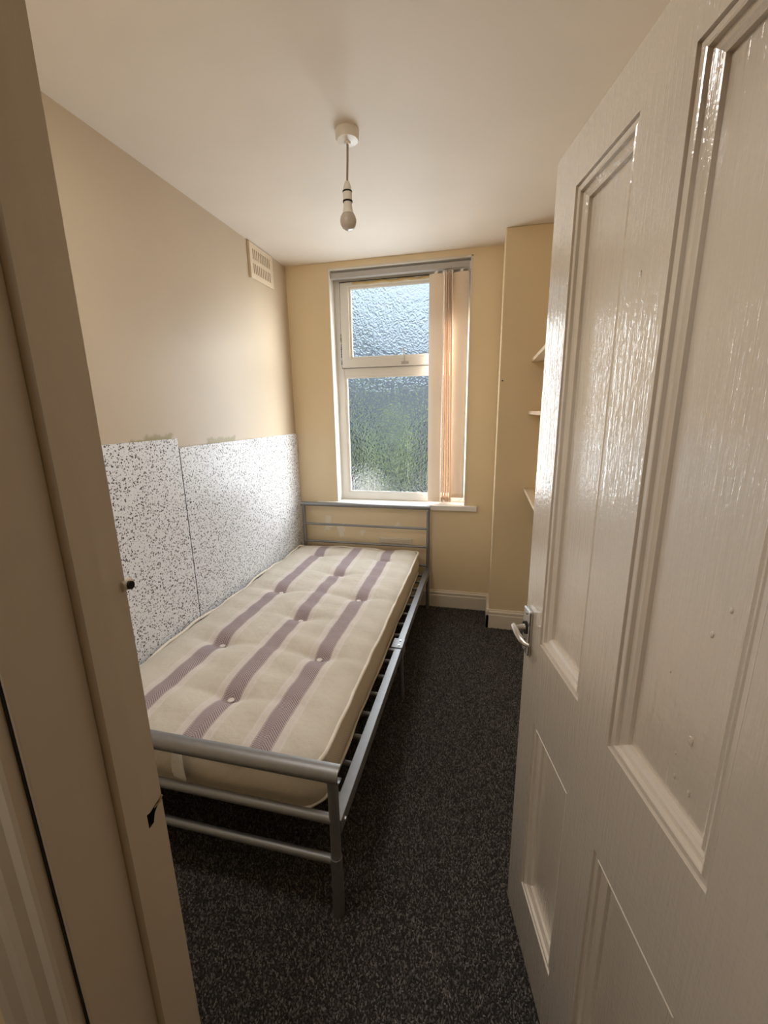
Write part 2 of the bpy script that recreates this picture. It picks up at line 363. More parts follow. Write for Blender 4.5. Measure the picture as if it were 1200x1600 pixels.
# carpet pile
def carpet_pile():
    sp = .0052; xs = np.arange(.02, XR-.02, sp); ys = np.arange(-2.6, -.02, sp)
    X, Y = np.meshgrid(xs, ys); X = X.ravel()+rng.uniform(-.45, .45, X.size)*sp; Y = Y.ravel()+rng.uniform(-.45, .45, Y.size)*sp
    k = ~((X > XC-.018) & (Y > -DC-.018)) & ((X > JL+.01) & (X < JR-.01) | (Y > YF)); X = X[k]; Y = Y[k]; n = X.size
    a = rng.uniform(0, 2*PI, n); r = rng.uniform(.0026, .0038, n); h = rng.uniform(.005, .010, n)
    V = np.zeros((n, 4, 3))
    for j in range(3):
        V[:, j, 0] = X+r*np.cos(a+j*2*PI/3); V[:, j, 1] = Y+r*np.sin(a+j*2*PI/3); V[:, j, 2] = .0002
    V[:, 3, 0] = X+rng.normal(0, .0028, n); V[:, 3, 1] = Y+rng.normal(0, .0028, n); V[:, 3, 2] = h
    base = np.arange(n)[:, None]*4
    F = np.concatenate([base+np.array([[0, 1, 3]]), base+np.array([[1, 2, 3]]), base+np.array([[2, 0, 3]])], 1).reshape(-1)
    me = bpy.data.meshes.new('carpet_pile'); me.vertices.add(n*4); me.vertices.foreach_set('co', V.ravel())
    me.loops.add(F.size); me.loops.foreach_set('vertex_index', F.astype(np.int32)); me.polygons.add(F.size//3)
    me.polygons.foreach_set('loop_start', np.arange(0, F.size, 3, dtype=np.int32))
    me.update(calc_edges=True)
    ca = me.color_attributes.new('yarn', 'FLOAT_COLOR', 'POINT')
    u = rng.random(n); pal = np.where((u < .22)[:, None], [[.165, .146, .135]], np.where((u < .6)[:, None], [[.102, .090, .083]], [[.054, .047, .043]]))
    pal = pal*rng.uniform(.75, 1.25, (n, 1)); C = np.ones((n, 4, 4), np.float32); C[:, :, :3] = pal[:, None, :]
    ca.data.foreach_set('color', C.ravel()); me.materials.append(M['pile'])
    o_ = bpy.data.objects.new('carpet_pile', me); COL.objects.link(o_)
    tag(o_, 'flecked charcoal carpet pile on the bedroom floor', 'carpet', kind='stuff')
carpet_pile()

# ------------------------------------------------------------------ doorway lining and architraves
def lining():
    t1 = empty('trim_1', (JL, YF, 0), label='beige painted door lining with stop and broken strike hole, left edge of view', cat='door frame', kind='structure')
    Y0 = YF-.143
    def P(bm): bmesh.ops.translate(bm, vec=(-JL, -YF, 0), verts=bm.verts[:]); return bm
    zs = .879
    # rebate strip with a ragged mortise at the latch height
    b = B()
    box(b, JL-.022, JL, YF-.036, YF+.002, 0, zs-.022); box(b, JL-.022, JL, YF-.036, YF+.002, zs+.013, DT)
    v = lambda pts, x: [b.verts.new((x, y, z)) for y, z in pts]
    for pts in ([(YF-.036, zs-.0222), (YF+.002, zs-.0222), (YF+.002, zs+.004), (YF-.008, zs+.001), (YF-.013, zs-.004), (YF-.017, zs-.016), (YF-.032, zs-.018), (YF-.036, zs-.020)],
                [(YF-.036, zs+.0132), (YF+.002, zs+.0132), (YF+.002, zs+.009), (YF-.012, zs+.007), (YF-.020, zs+.004), (YF-.036, zs+.008)]):
        f0 = v(pts, JL); f1 = v(pts, JL-.022); n = len(pts); b.faces.new(f0)
        for k in range(n): b.faces.new((f0[k], f1[k], f1[(k+1) % n], f0[(k+1) % n])).material_index = 1  # cut faces coloured dark in place of the shade in the hole
    obj('rebate', P(b), [M['jamb'], M['dark']], t1)
    obj('mortise', P(box(B(), JL-.021, JL-.017, YF-.036, YF, zs-.03, zs+.03)), M['dark'], t1)  # dark sheet closing the hole, standing in for its shade
    b = B(); tube(b, [(JL-.003, YF-.010, zs+.001), (JL+.001, YF-.004, zs+.005), (JL+.002, YF+.001, zs+.0115)], [.0014, .0014, .0012], 5)
    
    obj('splinter', P(b), M['rawwood'], t1)
    obj('doorstop', P(box(B(), JL-.01, JL+.012, YF-.066, YF-.036, 0, DT)), M['jamb'], t1)
    obj('lining_board', P(box(B(), JL-.022, JL, Y0, YF-.066, 0, DT)), M['jamb'], t1, bevel=.002)
    # the old keep: a small lug with a round dark hole
    b = B(); tube(b, [(JL-.002, YF-.004, 1.205), (JL-.002, YF+.011, 1.205)], .0072, 14); obj('keep_lug', P(b), M['jamb'], t1, smooth=.6)
    b = B(); tube(b, [(JL+.001, YF+.004, 1.205), (JL+.0070, YF+.004, 1.205)], .0052, 14); obj('keep_hole', P(b), M['dark'], t1, smooth=.6)
    obj('head_lining', P(box(B(), JL-.022, JR+.022, Y0, YF, DT, DT+.022)), M['jamb'], t1)
    obj('jamb', P(box(B(), JR, JR+.022, Y0, YF, 0, DT)), M['jamb'], t1)
    # architraves on the hall side
    yw = YF-.14
    prof = [(0, 0), (0, -.016), (-.003, -.019), (-.017, -.019), (-.020, -.017), (-.022, -.011), (-.026, -.013), (-.033, -.021), (-.041, -.025), (-.049, -.024), (-.055, -.018), (-.060, -.015), (-.072, -.017), (-.080, -.024), (-.090, -.027), (-.094, -.024), (-.094, 0)]
    x0 = JL-.006
    t2 = tag(obj('trim_2', sweep_z(B(), [(x0+x, yw+y) for x, y in prof], 0, DT+.09), M['jamb']), 'moulded beige architrave at the hall side, lower left corner', 'architrave', kind='structure')
    tag(obj('trim_3', sweep_z(B(), [(JR+.006-x, yw+y) for x, y in prof], 0, DT+.09), M['jamb']), 'moulded architrave right of the doorway behind the door', 'architrave', kind='structure')
    obj('gap_shade', P(box(B(), JL-.0055, JL-.0025, yw-.0045, yw-.0028, 0, DT)), M['dark'], t1)  # dark strip standing in for the shadow between lining and architrave
lining()

# ------------------------------------------------------------------ the panelled door
ANG, DW, DTOP, TH = 1.3443, .69, 1.869, .038
def door():
    d = empty('door_1', (1.4585, -1.8749, 0), -ANG, label='glossy cream four-panel door standing open at the right', cat='door', kind='structure')
    zb = .012; XS = [(.095, .285), (.388, .595)]; ZS = [(.195, .687), (.892, 1.787)]
    mt = M['door']
    def piece(n, x0, x1, z0, z1): return obj(n, box(B(), x0, x1, 0, TH, z0, z1), mt, d)
    piece('stile', 0, XS[0][0], zb, DTOP); piece('stile', XS[1][1], DW, zb, DTOP)
    x0, x1 = XS[0][0], XS[1][1]
    piece('rail', x0, x1, zb, ZS[0][0]); piece('rail', x0, x1, ZS[0][1], ZS[1][0]); piece('rail', x0, x1, ZS[1][1], DTOP)
    for z0, z1 in ZS: piece('muntin', XS[0][1], XS[1][0], z0, z1)
    MP = [(0, 0), (.0006, .0055), (.0025, .0058), (.0035, .0030), (.0095, .0034), (.0115, .0022), (.0135, .0030), (.0145, .0085), (.0175, .0090), (.0215, .0100), (.0255, .0125), (.0275, .0112), (.0295, .0122), (.0305, .0182), (.034, .0186)]
    RV = .018
    for (a0, a1) in XS:
        for (c0, c1) in ZS:
            obj('panel', box(B(), a0, a1, RV, TH-.012, c0, c1), mt, d)
            bm = B(); rings = []
            for dd, yy in MP:
                rings.append([bm.verts.new(p) for p in ((a0+dd, yy, c0+dd), (a1-dd, yy, c0+dd), (a1-dd, yy, c1-dd), (a0+dd, yy, c1-dd))])
            for r0, r1 in zip(rings, rings[1:]):
                for k in range(4): bm.faces.new((r0[k], r0[(k+1) % 4], r1[(k+1) % 4], r1[k]))
            obj('moulding', bm, mt, d)
    # chips and filled nail holes on the tall near panel
    for s, z, r in ((.522, 1.162, .0035), (.52, 1.02, .0055), (.50, .985, .002), (.53, .955, .0035), (.54, 1.20, .003), (.47, 1.08, .002), (.33, 1.58, .004), (.505, .955, .003), (.455, .915, .004)):
        bm = B(); bmesh.ops.create_icosphere(bm, subdivisions=2, radius=r*.75)
        for v in bm.verts: v.co = Vector((v.co.x*.8+s, v.co.y*.35+(RV-.0004 if s > .4 else -.0002), v.co.z*1.5+z)) + Vector((random.uniform(-1, 1), 0, random.uniform(-1, 1)))*r*.25
        obj('paint_chip', bm, mt, d)
    # lever handle on its plate
    h = bpy.data.objects.new('handle', None); COL.objects.link(h); h.parent = d; h.location = (.024, 0, .888); h['label'] = 'chrome lever handle on a rectangular backplate'
    obj('backplate', box(B(), -.021, .021, -.009, 0, -.057, .057), M['chrome'], h, bevel=.003)
    b = B(); tube(b, [(0, -.009, .008), (0, -.016, .008), (0, -.036, .008)], [.011, .008, .0065], 16); obj('spindle', b, M['chrome'], h, smooth=.6)
    b = B(); tube(b, [(0, -.009, .008), (0, -.0125, .008)], .0155, 18); obj('boss_shadow', b, M['dark'], h, smooth=.6)  # dark ring drawn in place of the boss's shadow on the plate
    b = B(); P_ = [(-.008, -.037, .012), (.008, -.038, .011), (.025, -.037, .007), (.042, -.034, .001), (.054, -.028, -.003), (.060, -.021, -.004)]
    tube(b, P_, [.006, .0075, .0075, .007, .006, .005], 12, ry=.0035); obj('lever', b, M['chrome'], h, smooth=.8)
    for z in (-.046, .046):
        b = B(); tube(b, [(0, -.009, z), (0, -.0108, z)], .0038, 12); obj('screw', b, M['steel'], h, smooth=.6)
    b = B(); tube(b, [(0, -.009, -.026), (0, -.0096, -.026)], .0045, 12); box(b, -.002, .002, -.0096, -.009, -.040, -.026); obj('keyhole', b, M['dark'], h)
    obj('latch_plate', box(B(), -.0015, .001, .008, .030, .80, .96), M['chrome'], d)
door()

# ------------------------------------------------------------------ window
def pane(bm):
    bm.faces.ensure_lookup_table()
    for f in bm.faces:
        f.normal_update(); f.material_index = 0 if f.calc_center_median().y < min(v.co.y for v in bm.verts)+1e-5 else 1
    return bm
def window():
    w = empty('window_1', (WX0, 0, WZ0), label='white plastic window with pebbled glass panes, opening light above', cat='window', kind='structure')
    def P(bm): bmesh.ops.translate(bm, vec=(-WX0, 0, -WZ0), verts=bm.verts[:]); return bm
    y0, y1 = .095, .160; FW = .056
    def ring(bm, x0, x1, z0, z1, wd, ya, yb, wb=None, wt=None):
        wb = wd if wb is None else wb; wt = wd if wt is None else wt
        rings = []
        for (k, y) in ((0, ya), (0, yb), (1, yb), (1, ya)):
            rings.append([bm.verts.new(p) for p in ((x0+wd*k, y, z0+wb*k), (x1-wd*k, y, z0+wb*k), (x1-wd*k, y, z1-wt*k), (x0+wd*k, y, z1-wt*k))])
        for i in range(4):
            a, c = rings[i], rings[(i+1) % 4]
            for k in range(4): bm.faces.new((a[k], a[(k+1) % 4], c[(k+1) % 4], c[k]))
        return bm
    obj('outer_frame', P(ring(B(), WX0, WX1, WZ0, WZ1, FW, y0, y1)), M['upvc'], w, bevel=.004)
    obj('transom', P(box(B(), WX0+FW-.002, WX1-FW+.002, y0+.001, y1, 1.664, 1.722)), M['upvc'], w, bevel=.006)
    # lower fixed pane with its bead
    lx0, lx1, lz0, lz1 = WX0+FW, WX1-FW, WZ0+FW-.014, 1.666
    obj('glazing_bead', P(ring(B(), lx0-.004, lx1+.004, lz0, lz1, .020, y0+.006, y0+.03)), M['upvc'], w, bevel=.004)
    obj('lower_pane', pane(P(box(B(), lx0, lx1, y0+.024, y0+.028, lz0, lz1))), [M['glass_low'], M['clear']], w)
    # opening top light
    sx0, sx1, sz0, sz1 = .350, WX1-.045, 1.716, 2.262
    obj('gasket', P(ring(B(), sx0-.003, sx1+.003, sz0-.003, sz1+.006, .012, y0-.006, y0+.004)), M['seal'], w)
    s = obj('sash_frame', P(ring(B(), sx0, sx1, sz0, sz1, .060, y0-.014, y1-.02, .056, .026)), M['upvc'], w, bevel=.005)
    obj('sash_bead', P(ring(B(), sx0+.058, sx1-.058, sz0+.054, sz1-.024, .018, y0-.004, y0+.02)), M['upvc'], w, bevel=.004)
    obj('upper_pane', pane(P(box(B(), sx0+.062, sx1-.062, y0+.014, y0+.018, sz0+.058, sz1-.028))), [M['glass_top'], M['clear']], w)
    b = B(); box(b, .775, .825, y0-.0185, y0-.0135, 1.726, 1.744); tube(b, [(.80, y0-.016, 1.734), (.797, y0-.016, 1.752), (.793, y0-.015, 1.83)], [.0045, .0042, .0042], 10)
    h = obj('window_handle', P(b), M['alu'], s, smooth=.6)
    # strip of yellowed sealant along the top of the sash
    b = B(); pts = [(.44+.034*i, y0-.016+.002*math.sin(i*2.1), sz1-.012+.003*math.sin(i*1.3)) for i in range(17)]
    tube(b, pts, [.005+.0045*abs(math.sin(i*1.7)) for i in range(17)], 6); obj('sealant', P(b), M['foam'], w, smooth=3.2)
    b = B()
    for i in range(26):
        z = 1.73+random.random()*.22; tube(b, [(sx0-.004, y0-.005, z), (sx0-.001, y0-.005, z+random.uniform(.004, .014))], random.uniform(.003, .0065), 6)
    g = obj('mould_spots', P(b), M['seal'], w); g['kind'] = 'stuff'
    # reveal lining and its corner bead
    b = B(); box(b, WX0, WX0+.004, .0, y0+.002, WZ0, WZ1); box(b, WX1-.004, WX1, 0, y0+.002, WZ0, WZ1); box(b, WX0, WX1, 0, y0+.002, WZ1-.004, WZ1)
    obj('reveal', P(b), M['upvc'], w)
    b = B()
    for x in (WX0-.006, WX1): box(b, x-.002, x+.008, -.004, 0, WZ0, WZ1+.006)
    box(b, WX0-.006, WX1+.008, -.004, 0, WZ1, WZ1+.008); obj('corner_bead', P(b), M['trim'], w)
    obj('window_sill', P(box(B(), .150, 1.312, -.032, 0, WZ0-.036, WZ0)), M['upvc'], w, bevel=.005, seg=3)
    obj('sill_board', P(box(B(), WX0, WX1, 0, y0+.01, WZ0-.036, WZ0)), M['upvc'], w)
window()

# ------------------------------------------------------------------ vertical blind
def blind():
    yb = .038
    r = empty('vertical_blind', (WX0+.01, yb, 2.28), label='peach vertical blind drawn to the right side of the window', cat='blind')
    def P(bm): bmesh.ops.translate(bm, vec=(-(WX0+.01), -yb, -2.28), verts=bm.verts[:]); return bm
    obj('headrail', P(box(B(), WX0+.006, WX1-.008, yb-.02, yb+.02, 2.272, 2.304)), M['alu'], r, bevel=.003)  # grey of the headrail includes its shadow, put into the colour
    obj('end_cap', P(box(B(), WX1-.012, WX1-.005, yb-.024, yb+.022, 2.255, 2.298)), M['upvc'], r, bevel=.002)
    zt, zb = 2.252, .786
    vanes = [(1.010, 3., .089, zb), (1.060, 76, .074, zb+.006), (1.072, 78, .074, zb+.004), (1.083, 75, .074, zb+.01), (1.094, 79, .074, zb+.004), (1.106, 74, .074, zb+.008), (1.168, 4, .096, zb+.032)]
    for i, (cx, a, wd, z0) in enumerate(vanes):
        a = math.radians(a); bm = B(); nx, nz = 8, 14; g = []
        for j in range(nz+1):
            row = []
            for k in range(nx+1):
                u = k/nx-.5; z = z0+(zt-z0)*j/nz; bow = .006*(1-4*u*u)
                x = cx+u*wd*math.cos(a)-bow*math.sin(a)+(.022*(i-2)/4*(1-j/nz) if 0 < i < 6 else 0); y = yb-.002+(-u*wd*math.sin(a))-bow*math.cos(a)+.003*math.sin(j*.5+i*2)
                row.append(bm.verts.new((x, y, z)))
            g.append(row)
        for j in range(nz):
            for k in range(nx): bm.faces.new((g[j][k], g[j][k+1], g[j+1][k+1], g[j+1][k]))
        vn = obj('vane', P(bm), M['vane'], r, smooth=.8)
        b = B(); box(b, cx-.010, cx+.010, yb-.004, yb+.004, zt-.012, zt+.016); obj('hanger', P(b), M['upvc'], r, bevel=.002)
        # weight in the hem pocket
        b = B(); c, s = math.cos(a), math.sin(a)
        q = [(cx+u*wd*.94*c, yb-.003-u*wd*.94*s) for u in (-.5, .5)]
        extr(b, [(-.0022, 0), (.0022, 0), (.0022, .028), (-.0022, .028)], (q[0][0], q[0][1], z0+.002), (q[1][0], q[1][1], z0+.002), (s, c, 0), (0, 0, 1))
        obj('hem_weight', P(b), M['vane'], r)
        b = B(); q = q[0] if i not in (0, 6) else q[1]; loop = [(q[0]+.007*math.cos(th), q[1]-.005, z0+.012+.012*math.sin(th)) for th in np.linspace(-2.2, 2.2, 9)]
        tube(b, loop, .0014, 6); obj('link_clip', P(b), M['cord'], r, smooth=3.2)
    b = B(); pts = [(1.118+.088*k/12, yb-.012, .812-.020*math.sin(PI*k/12)) for k in range(13)]
    tube(b, pts, .0016, 6); obj('link_chain', P(b), M['cord'], r, smooth=3.2)
    b = B(); tube(b, [(WX1-.014, yb-.028, 2.262), (WX1-.013, yb-.028, 1.5), (WX1-.014, yb-.028, .83)], .0016, 6); tube(b, [(WX1-.020, yb-.028, 2.262), (WX1-.019, yb-.028, .83)], .0014, 6)
    obj('pull_chain', P(b), M['cord'], r, smooth=3.2)
blind()

# ------------------------------------------------------------------ boards on the left wall
def board(name, y0, y1, z0, z1, mat, label):
    b = box(B(), 0.0005, .012, y0, y1, z0, z1)
    for f in b.faces:
        f.normal_update()
        if abs(f.normal.y) > .9: f.material_index = 1
    tag(obj(name, b, [mat, M['seal']]), label, 'wall panel')
board('speckled_board', -2.02, -1.2475, .30, 1.309, M['speckle_a'], 'near black-speckled white wall board, the one standing slightly taller')
board('speckled_board', -1.2425, -.004, .30, 1.268, M['speckle_b'], 'long black-speckled white wall board running to the window corner')

# ------------------------------------------------------------------ wall vents
def vents():
    v = empty('air_vent', (0, -.337, 2.175), label='cream plaster air vent with two rows of slots high on left wall', cat='vent')
    b = B(); y0, y1, z0, z1 = -.473+.337, -.201+.337, 0, .185; rows = [(.028, .082), (.104, .158)]; n = 10
    ys = [y0+.034+(y1-y0-.062)*k/n for k in range(n+1)]
    box(b, 0, .010, y0, ys[0], z0, z1); box(b, 0, .010, ys[-1], y1, z0, z1)
    for a, c in ((z0, rows[0][0]), (rows[0][1], rows[1][0]), (rows[1][1], z1)): box(b, 0, .010, ys[0], ys[-1], a, c)
    obj('face_plate', b, M['vent'], v)
    for (a, c) in rows:
        for k in range(n):
            obj('slat', box(B(), .0045, .0095, ys[k]+.0095, ys[k+1], a, c), M['vent'], v)
    obj('slot_backing', box(B(), .0003, .0045, ys[0], ys[-1], rows[0][0], rows[1][1]), M['dark'], v)
    b = B(); box(b, 0, .014, y0-.004, y0+.004, z0-.004, z1); obj('raised_edge', b, M['vent'], v)
    w = empty('wall_vent', (.739, 0, .466), label='small white louvred vent plate on far wall behind the bed', cat='vent')
    obj('plate', box(B(), -.122, .122, -.006, 0, 0, .048), M['trim'], w, bevel=.002)
    for k in range(3): obj('louvre', box(B(), -.112, .112, -.010, -.005, .007+.013*k, .014+.013*k), M['trim'], w, bevel=.001)
vents()

# ------------------------------------------------------------------ alcove shelves
for z, lab in ((1.680, 'top cream alcove shelf beside the door, seen from below'), (1.392, 'middle cream alcove shelf seen edge on beside the door'), (.940, 'lowest cream alcove shelf beside the door, seen from above')):
    s = tag(obj('alcove_shelf', box(B(), 1.588, XR, -1.15, -DC, z-.009, z+.009), M['shelf'], bevel=.0015), lab, 'shelf', 'shelves in the alcove')
b = B(); tube(b, [(1.433, -DC, 1.575), (1.433, -DC-.006, 1.575)], .0042, 10)
tag(obj('wall_plug_hole', b, M['dark'], smooth=.6), 'small wall-plug hole near the chimney breast edge, drawn as a dark stub', 'screw')  # dark stub added in place of a small wall-plug hole

# ------------------------------------------------------------------ pendant lamp
def pendant():
    x, y = .834, -1.214
    p = empty('pendant_lamp', (x, y, H), label='bare bulb pendant hanging from the white ceiling rose', cat='lamp')
    lo = lambda prof: [(r, z-H) for r, z in prof]
    obj('ceiling_rose', lathe(B(), lo([(.041, H), (.042, H-.006), (.041, H-.024), (.037, H-.030), (.012, H-.034), (.009, H-.040), (0, H-.041)]), 0, 0), M['plastic'], p, smooth=.7)
    b = B(); tube(b, [(0, 0, -.038), (-.002, 0, -.09), (-.006, 0, 2.205-H)], .0040, 8); obj('cable', b, M['cable'], p, smooth=.8)
    h = obj('lamp_holder', lathe(B(), lo([(.004, 2.214), (.008, 2.212), (.013, 2.199), (.0155, 2.182), (.0155, 2.178), (.0165, 2.177), (.0165, 2.150), (.015, 2.149), (0, 2.149)]), -.006, 0), M['plastic'], p, smooth=.7)
    obj('ring_gap', lathe(B(), lo([(.0158, 2.1835), (.0172, 2.183), (.0172, 2.179), (.0158, 2.1785)]), -.006, 0), M['dark'], h)
    obj('ring_gap', lathe(B(), lo([(.0158, 2.1525), (.0176, 2.152), (.0176, 2.148), (.0158, 2.1475)]), -.006, 0), M['dark'], h)
    obj('bulb_base', lathe(B(), lo([(.0145, 2.150), (.0150, 2.138), (.0175, 2.122), (.0215, 2.110)]), -.006, 0), M['plastic'], p, smooth=.7)
    obj('bulb', lathe(B(), lo([(.0215, 2.1105), (.0265, 2.103), (.0295, 2.093), (.0295, 2.085), (.0270, 2.075), (.0215, 2.066), (.013, 2.0605), (0, 2.0585)]), -.006, 0), M['bulb'], p, smooth=3.2)
pendant()

# ------------------------------------------------------------------ bed frame
def bed():
    f = empty('bed_frame', (.52, -1.04, 0), label='silver metal single bed frame with low foot rail under the mattress', cat='bed')
    O = Vector((.52, -1.04, 0)); sv = M['silver']
    def P(bm): bmesh.ops.translate(bm, vec=-O, verts=bm.verts[:]); return bm
    XL, XR_, YFT, YH = .052, .985, -2.022, -.062
    # foot end: two oval posts, broad half-round top rail, two thin rails
    for x in (XL, XR_):
        b = B(); tube(b, [(x, YFT, 0), (x, YFT, .21)], .0165, 16, ry=.0165); tube(b, [(x, YFT, .19), (x, YFT, .470)], .0145, 16)
        obj('foot_post', P(b), sv, f, smooth=.8)
    prof = []
    for k in range(15):
        th = -PI*.62+PI*1.24*k/14; prof.append((-.026*math.cos(th), .024*math.sin(th)))
    inner = [(u*.86+.001, v*.9) for u, v in prof[::-1]]
    b = B(); extr(b, prof+inner, (.030, YFT+.003, .487), (1.006, YFT+.003, .487), (0, 1, 0), (0, 0, 1)); obj('foot_top_rail', P(b), sv, f, smooth=.7)
    for z, r in ((.338, .0135), (.196, .0125)):
        b = B(); tube(b, [(XL, YFT, z), (XR_, YFT, z)], r, 14); obj('foot_rail', P(b), sv, f, smooth=.8)
    # head end
    for x in (XL+.003, XR_):
        b = B(); tube(b, [(x, YH, 0), (x, YH, .755)], .0125, 14); obj('head_post', P(b), sv, f, smooth=.8)
    b = B(); tube(b, [(XL-.012, YH, .760), (XR_+.012, YH, .760)], .0155, 16); obj('head_top_rail', P(b), sv, f, smooth=.8)
    for z in (.608, .474, .335):
        b = B(); tube(b, [(XL, YH, z), (XR_, YH, z)], .0085, 12); obj('head_rail', P(b), sv, f, smooth=.8)
    # side rails in two lengths, joined by a plate over the centre legs
    zr0, zr1 = .279, .322
    for sgn, xo in ((1, .999), (-1, .040)):
        xi = xo-sgn*.032; a, c = min(xo, xi), max(xo, xi)
        for y0, y1 in ((YFT+.012, -1.100), (-1.094, YH-.008)):
            b = B(); box(b, a, c, y0, y1, zr1-.004, zr1); box(b, xo-(.004 if sgn > 0 else 0), xo+(0 if sgn > 0 else .004), y0, y1, zr0, zr1-.0035)
            obj('side_rail', P(b), sv, f, bevel=.001)
        b = B(); q0, q1 = (a-.018, c+.004) if sgn > 0 else (a-.004, c+.004)
        box(b, q0, q1, -1.138, -1.056, zr1+.0003, zr1+.0043)
        box(b, xo+(0.0004 if sgn > 0 else -.0044), xo+(.0044 if sgn > 0 else -.0004), -1.138, -1.056, zr0-.014, zr1+.0043)
        pl = obj('joint_plate', P(b), sv, f, bevel=.0012)
        for yy in (-1.118, -1.076):
            b = B(); tube(b, [(xo-sgn*.016, yy, zr1+.004), (xo-sgn*.016, yy, zr1+.0075)], .0055, 8); obj('bolt', P(b), M['steel'], pl, smooth=.6)
        xl = xo-sgn*.012
        b = B(); tube(b, [(xl, -1.083, .30), (xl, -1.078, .14), (xl, -1.066, 0)], .0105, 12); obj('centre_leg', P(b), sv, f, smooth=.8)
        b = B(); tube(b, [(xo-sgn*.002, -1.985, .302), (xo+sgn*.006, -1.985, .302)], .006, 8); obj('bolt', P(b), M['steel'], f, smooth=.6)
    # tubular slats
    me = None
    for i in range(16):
        yy = -1.90+.1185*i
        if abs(yy+1.097) < .05: continue
        if me is None:
            me = obj('slat', tube(B(), [(-.462, 0, 0), (.462, 0, 0)], .0095, 12), sv, f, smooth=.8); o_ = me
        else: o_ = dup(me, f)
        o_.location = (0, yy+1.04, .280)
    b = B(); box(b, -.465, .465, -.068, -.046, .262, .289); obj('cross_bar', b, sv, f, bevel=.002)
bed()

# ------------------------------------------------------------------ mattress
def mattress():
    mx0, mx1, my0, my1, ZB, ZT = .036, .922, -1.978, -.088, .325, .455
    ZB = .291
    cx, cy, a, bb = (mx0+mx1)/2, (my0+my1)/2, (mx1-mx0)/2, (my1-my0)/2; R = .065
    mt = empty('mattress', (cx, cy, ZB), label='cream single mattress with three mauve herringbone stripes lying on the bed', cat='mattress')
    BT = [(STRIPES[1]+.004, y) for y in (-1.755, -1.170, -.605)]+[(STRIPES[0]+.012, y) for y in (-1.447, -.893, -.285)]+[(STRIPES[2]-.012, y) for y in (-1.462, -.905, -.308)]
    def rmap(X, Y):
        p, q = abs(X)-(a-R), abs(Y)-(bb-R)
        if p > 0 and q > 0:
            p2 = p*math.sqrt(1-q*q/(2*R*R)); q2 = q*math.sqrt(1-p*p/(2*R*R))
            return math.copysign(a-R+p2, X), math.copysign(bb-R+q2, Y)
        return X, Y
    def ztop(x, y, de):
        z = .008*(1-math.exp(-de/.12)) - .016*math.exp(-de/.022)
        for bx, by in BT:
            dx, dy = x-bx, y-by
            z -= .014*math.exp(-(dx/.05)**2-(dy/.035)**2) + .012*math.exp(-abs(dx)/.13-(dy/.020)**2) + .014*math.exp(-(dx/.10)**2-(dy/.13)**2)
            z += .008*math.exp(-(dx/.16)**2-((abs(dy)-.085)/.05)**2)
        z += .003*math.sin(x*21+y*3)*math.sin(y*13)+.0015*math.sin(y*47+x*17)
        return z
    def spaced(L, fine, n):   # denser towards the border
        u = np.linspace(-1, 1, n); return list(L*np.sign(u)*(1-(1-np.abs(u))**1.25))
    gx = spaced(a, 0, 110); gy = spaced(bb, 0, 210)
    bm = B(); g = []
    for Y in gy:
        row = []
        for X in gx:
            x, y = rmap(X, Y); de = min(a-abs(X), bb-abs(Y))
            row.append(bm.verts.new((x, y, ZT-ZB+ztop(x+cx, y+cy, de))))
        g.append(row)
    for j in range(len(gy)-1):
        for k in range(len(gx)-1): bm.faces.new((g[j][k], g[j][k+1], g[j+1][k+1], g[j+1][k]))
    ring = [g[0][k] for k in range(len(gx))]+[g[j][-1] for j in range(1, len(gy))]+[g[-1][k] for k in range(len(gx)-2, -1, -1)]+[g[j][0] for j in range(len(gy)-2, 0, -1)]
    ring = [v.co.copy() for v in ring]
    top = obj('quilted_top', bm, M['ticking'], mt, smooth=3.2)
    # object coordinates of the ticking are world-like: shift the mesh so the stripes fall on the buttons
    n = len(ring); nor = []
    for i in range(n):
        d = ring[(i+1) % n]-ring[i-1]; nor.append(Vector((d.y, -d.x, 0)).normalized())
    bm = B(); prev = None; L = 9; first = None
    for j in range(L+1):
        t_ = j/L; cur = []
        for i, p in enumerate(ring):
            bul = .010*math.sin(PI*t_)+.003*math.sin(i*.11)*math.sin(PI*t_)
            q = p+nor[i]*bul; q.z = p.z*(1-t_)+.004*t_; cur.append(bm.verts.new(q))
        if prev:
            for i in range(n): bm.faces.new((prev[i], prev[(i+1) % n], cur[(i+1) % n], cur[i]))
        prev = cur
    bm.faces.new(prev[::-1])
    obj('side_border', bm, M['border'], mt, smooth=.9)
    for top_ in (1, 0):
        pts = []; step = 3
        for i in range(0, n, step):
            p = ring[i]; s_ = i*.061
            w = .0045*math.sin(s_*1.7)+.0028*math.sin(s_*4.3+1)
            pts.append(p+nor[i]*(.003+w*.8)+Vector((0, 0, .003+w)) if top_ else Vector((p.x, p.y, .007+abs(w)*.6))+nor[i]*(.003+w*.5))
        obj('piping', tube(B(), pts, .0066 if top_ else .0055, 8, closed=True), M['piping'], mt, smooth=3.2)
    for bx, by in BT:
        z = ZT-ZB+ztop(bx, by, .3)
        bm = B(); lathe(bm, [(0, .004), (.004, .0035), (.007, .006), (.0115, .0050), (.0125, .0015), (.010, -.001), (.004, -.003), (0, -.003)], 0, 0, 14)
        o_ = obj('button', bm, M['button'], mt, smooth=3.2); o_.location = (bx-cx, by-cy, z+.005)
    # white care label hanging from the foot end seam
    bm = B(); rows = []
    for j in range(7):
        t_ = j/6; w0, w1 = .470+.004*t_, .506+.018*math.sin(t_*2.4)
        if j == 6: w0 = w1-.012
        rows.append([bm.verts.new((x-cx, my0-.016-.020*math.sin(t_*2.6)-cy-.004*k, .452-.105*t_-.01*(1-k)*t_-ZB)) for k, x in enumerate((w0, (w0+w1)/2, w1))])
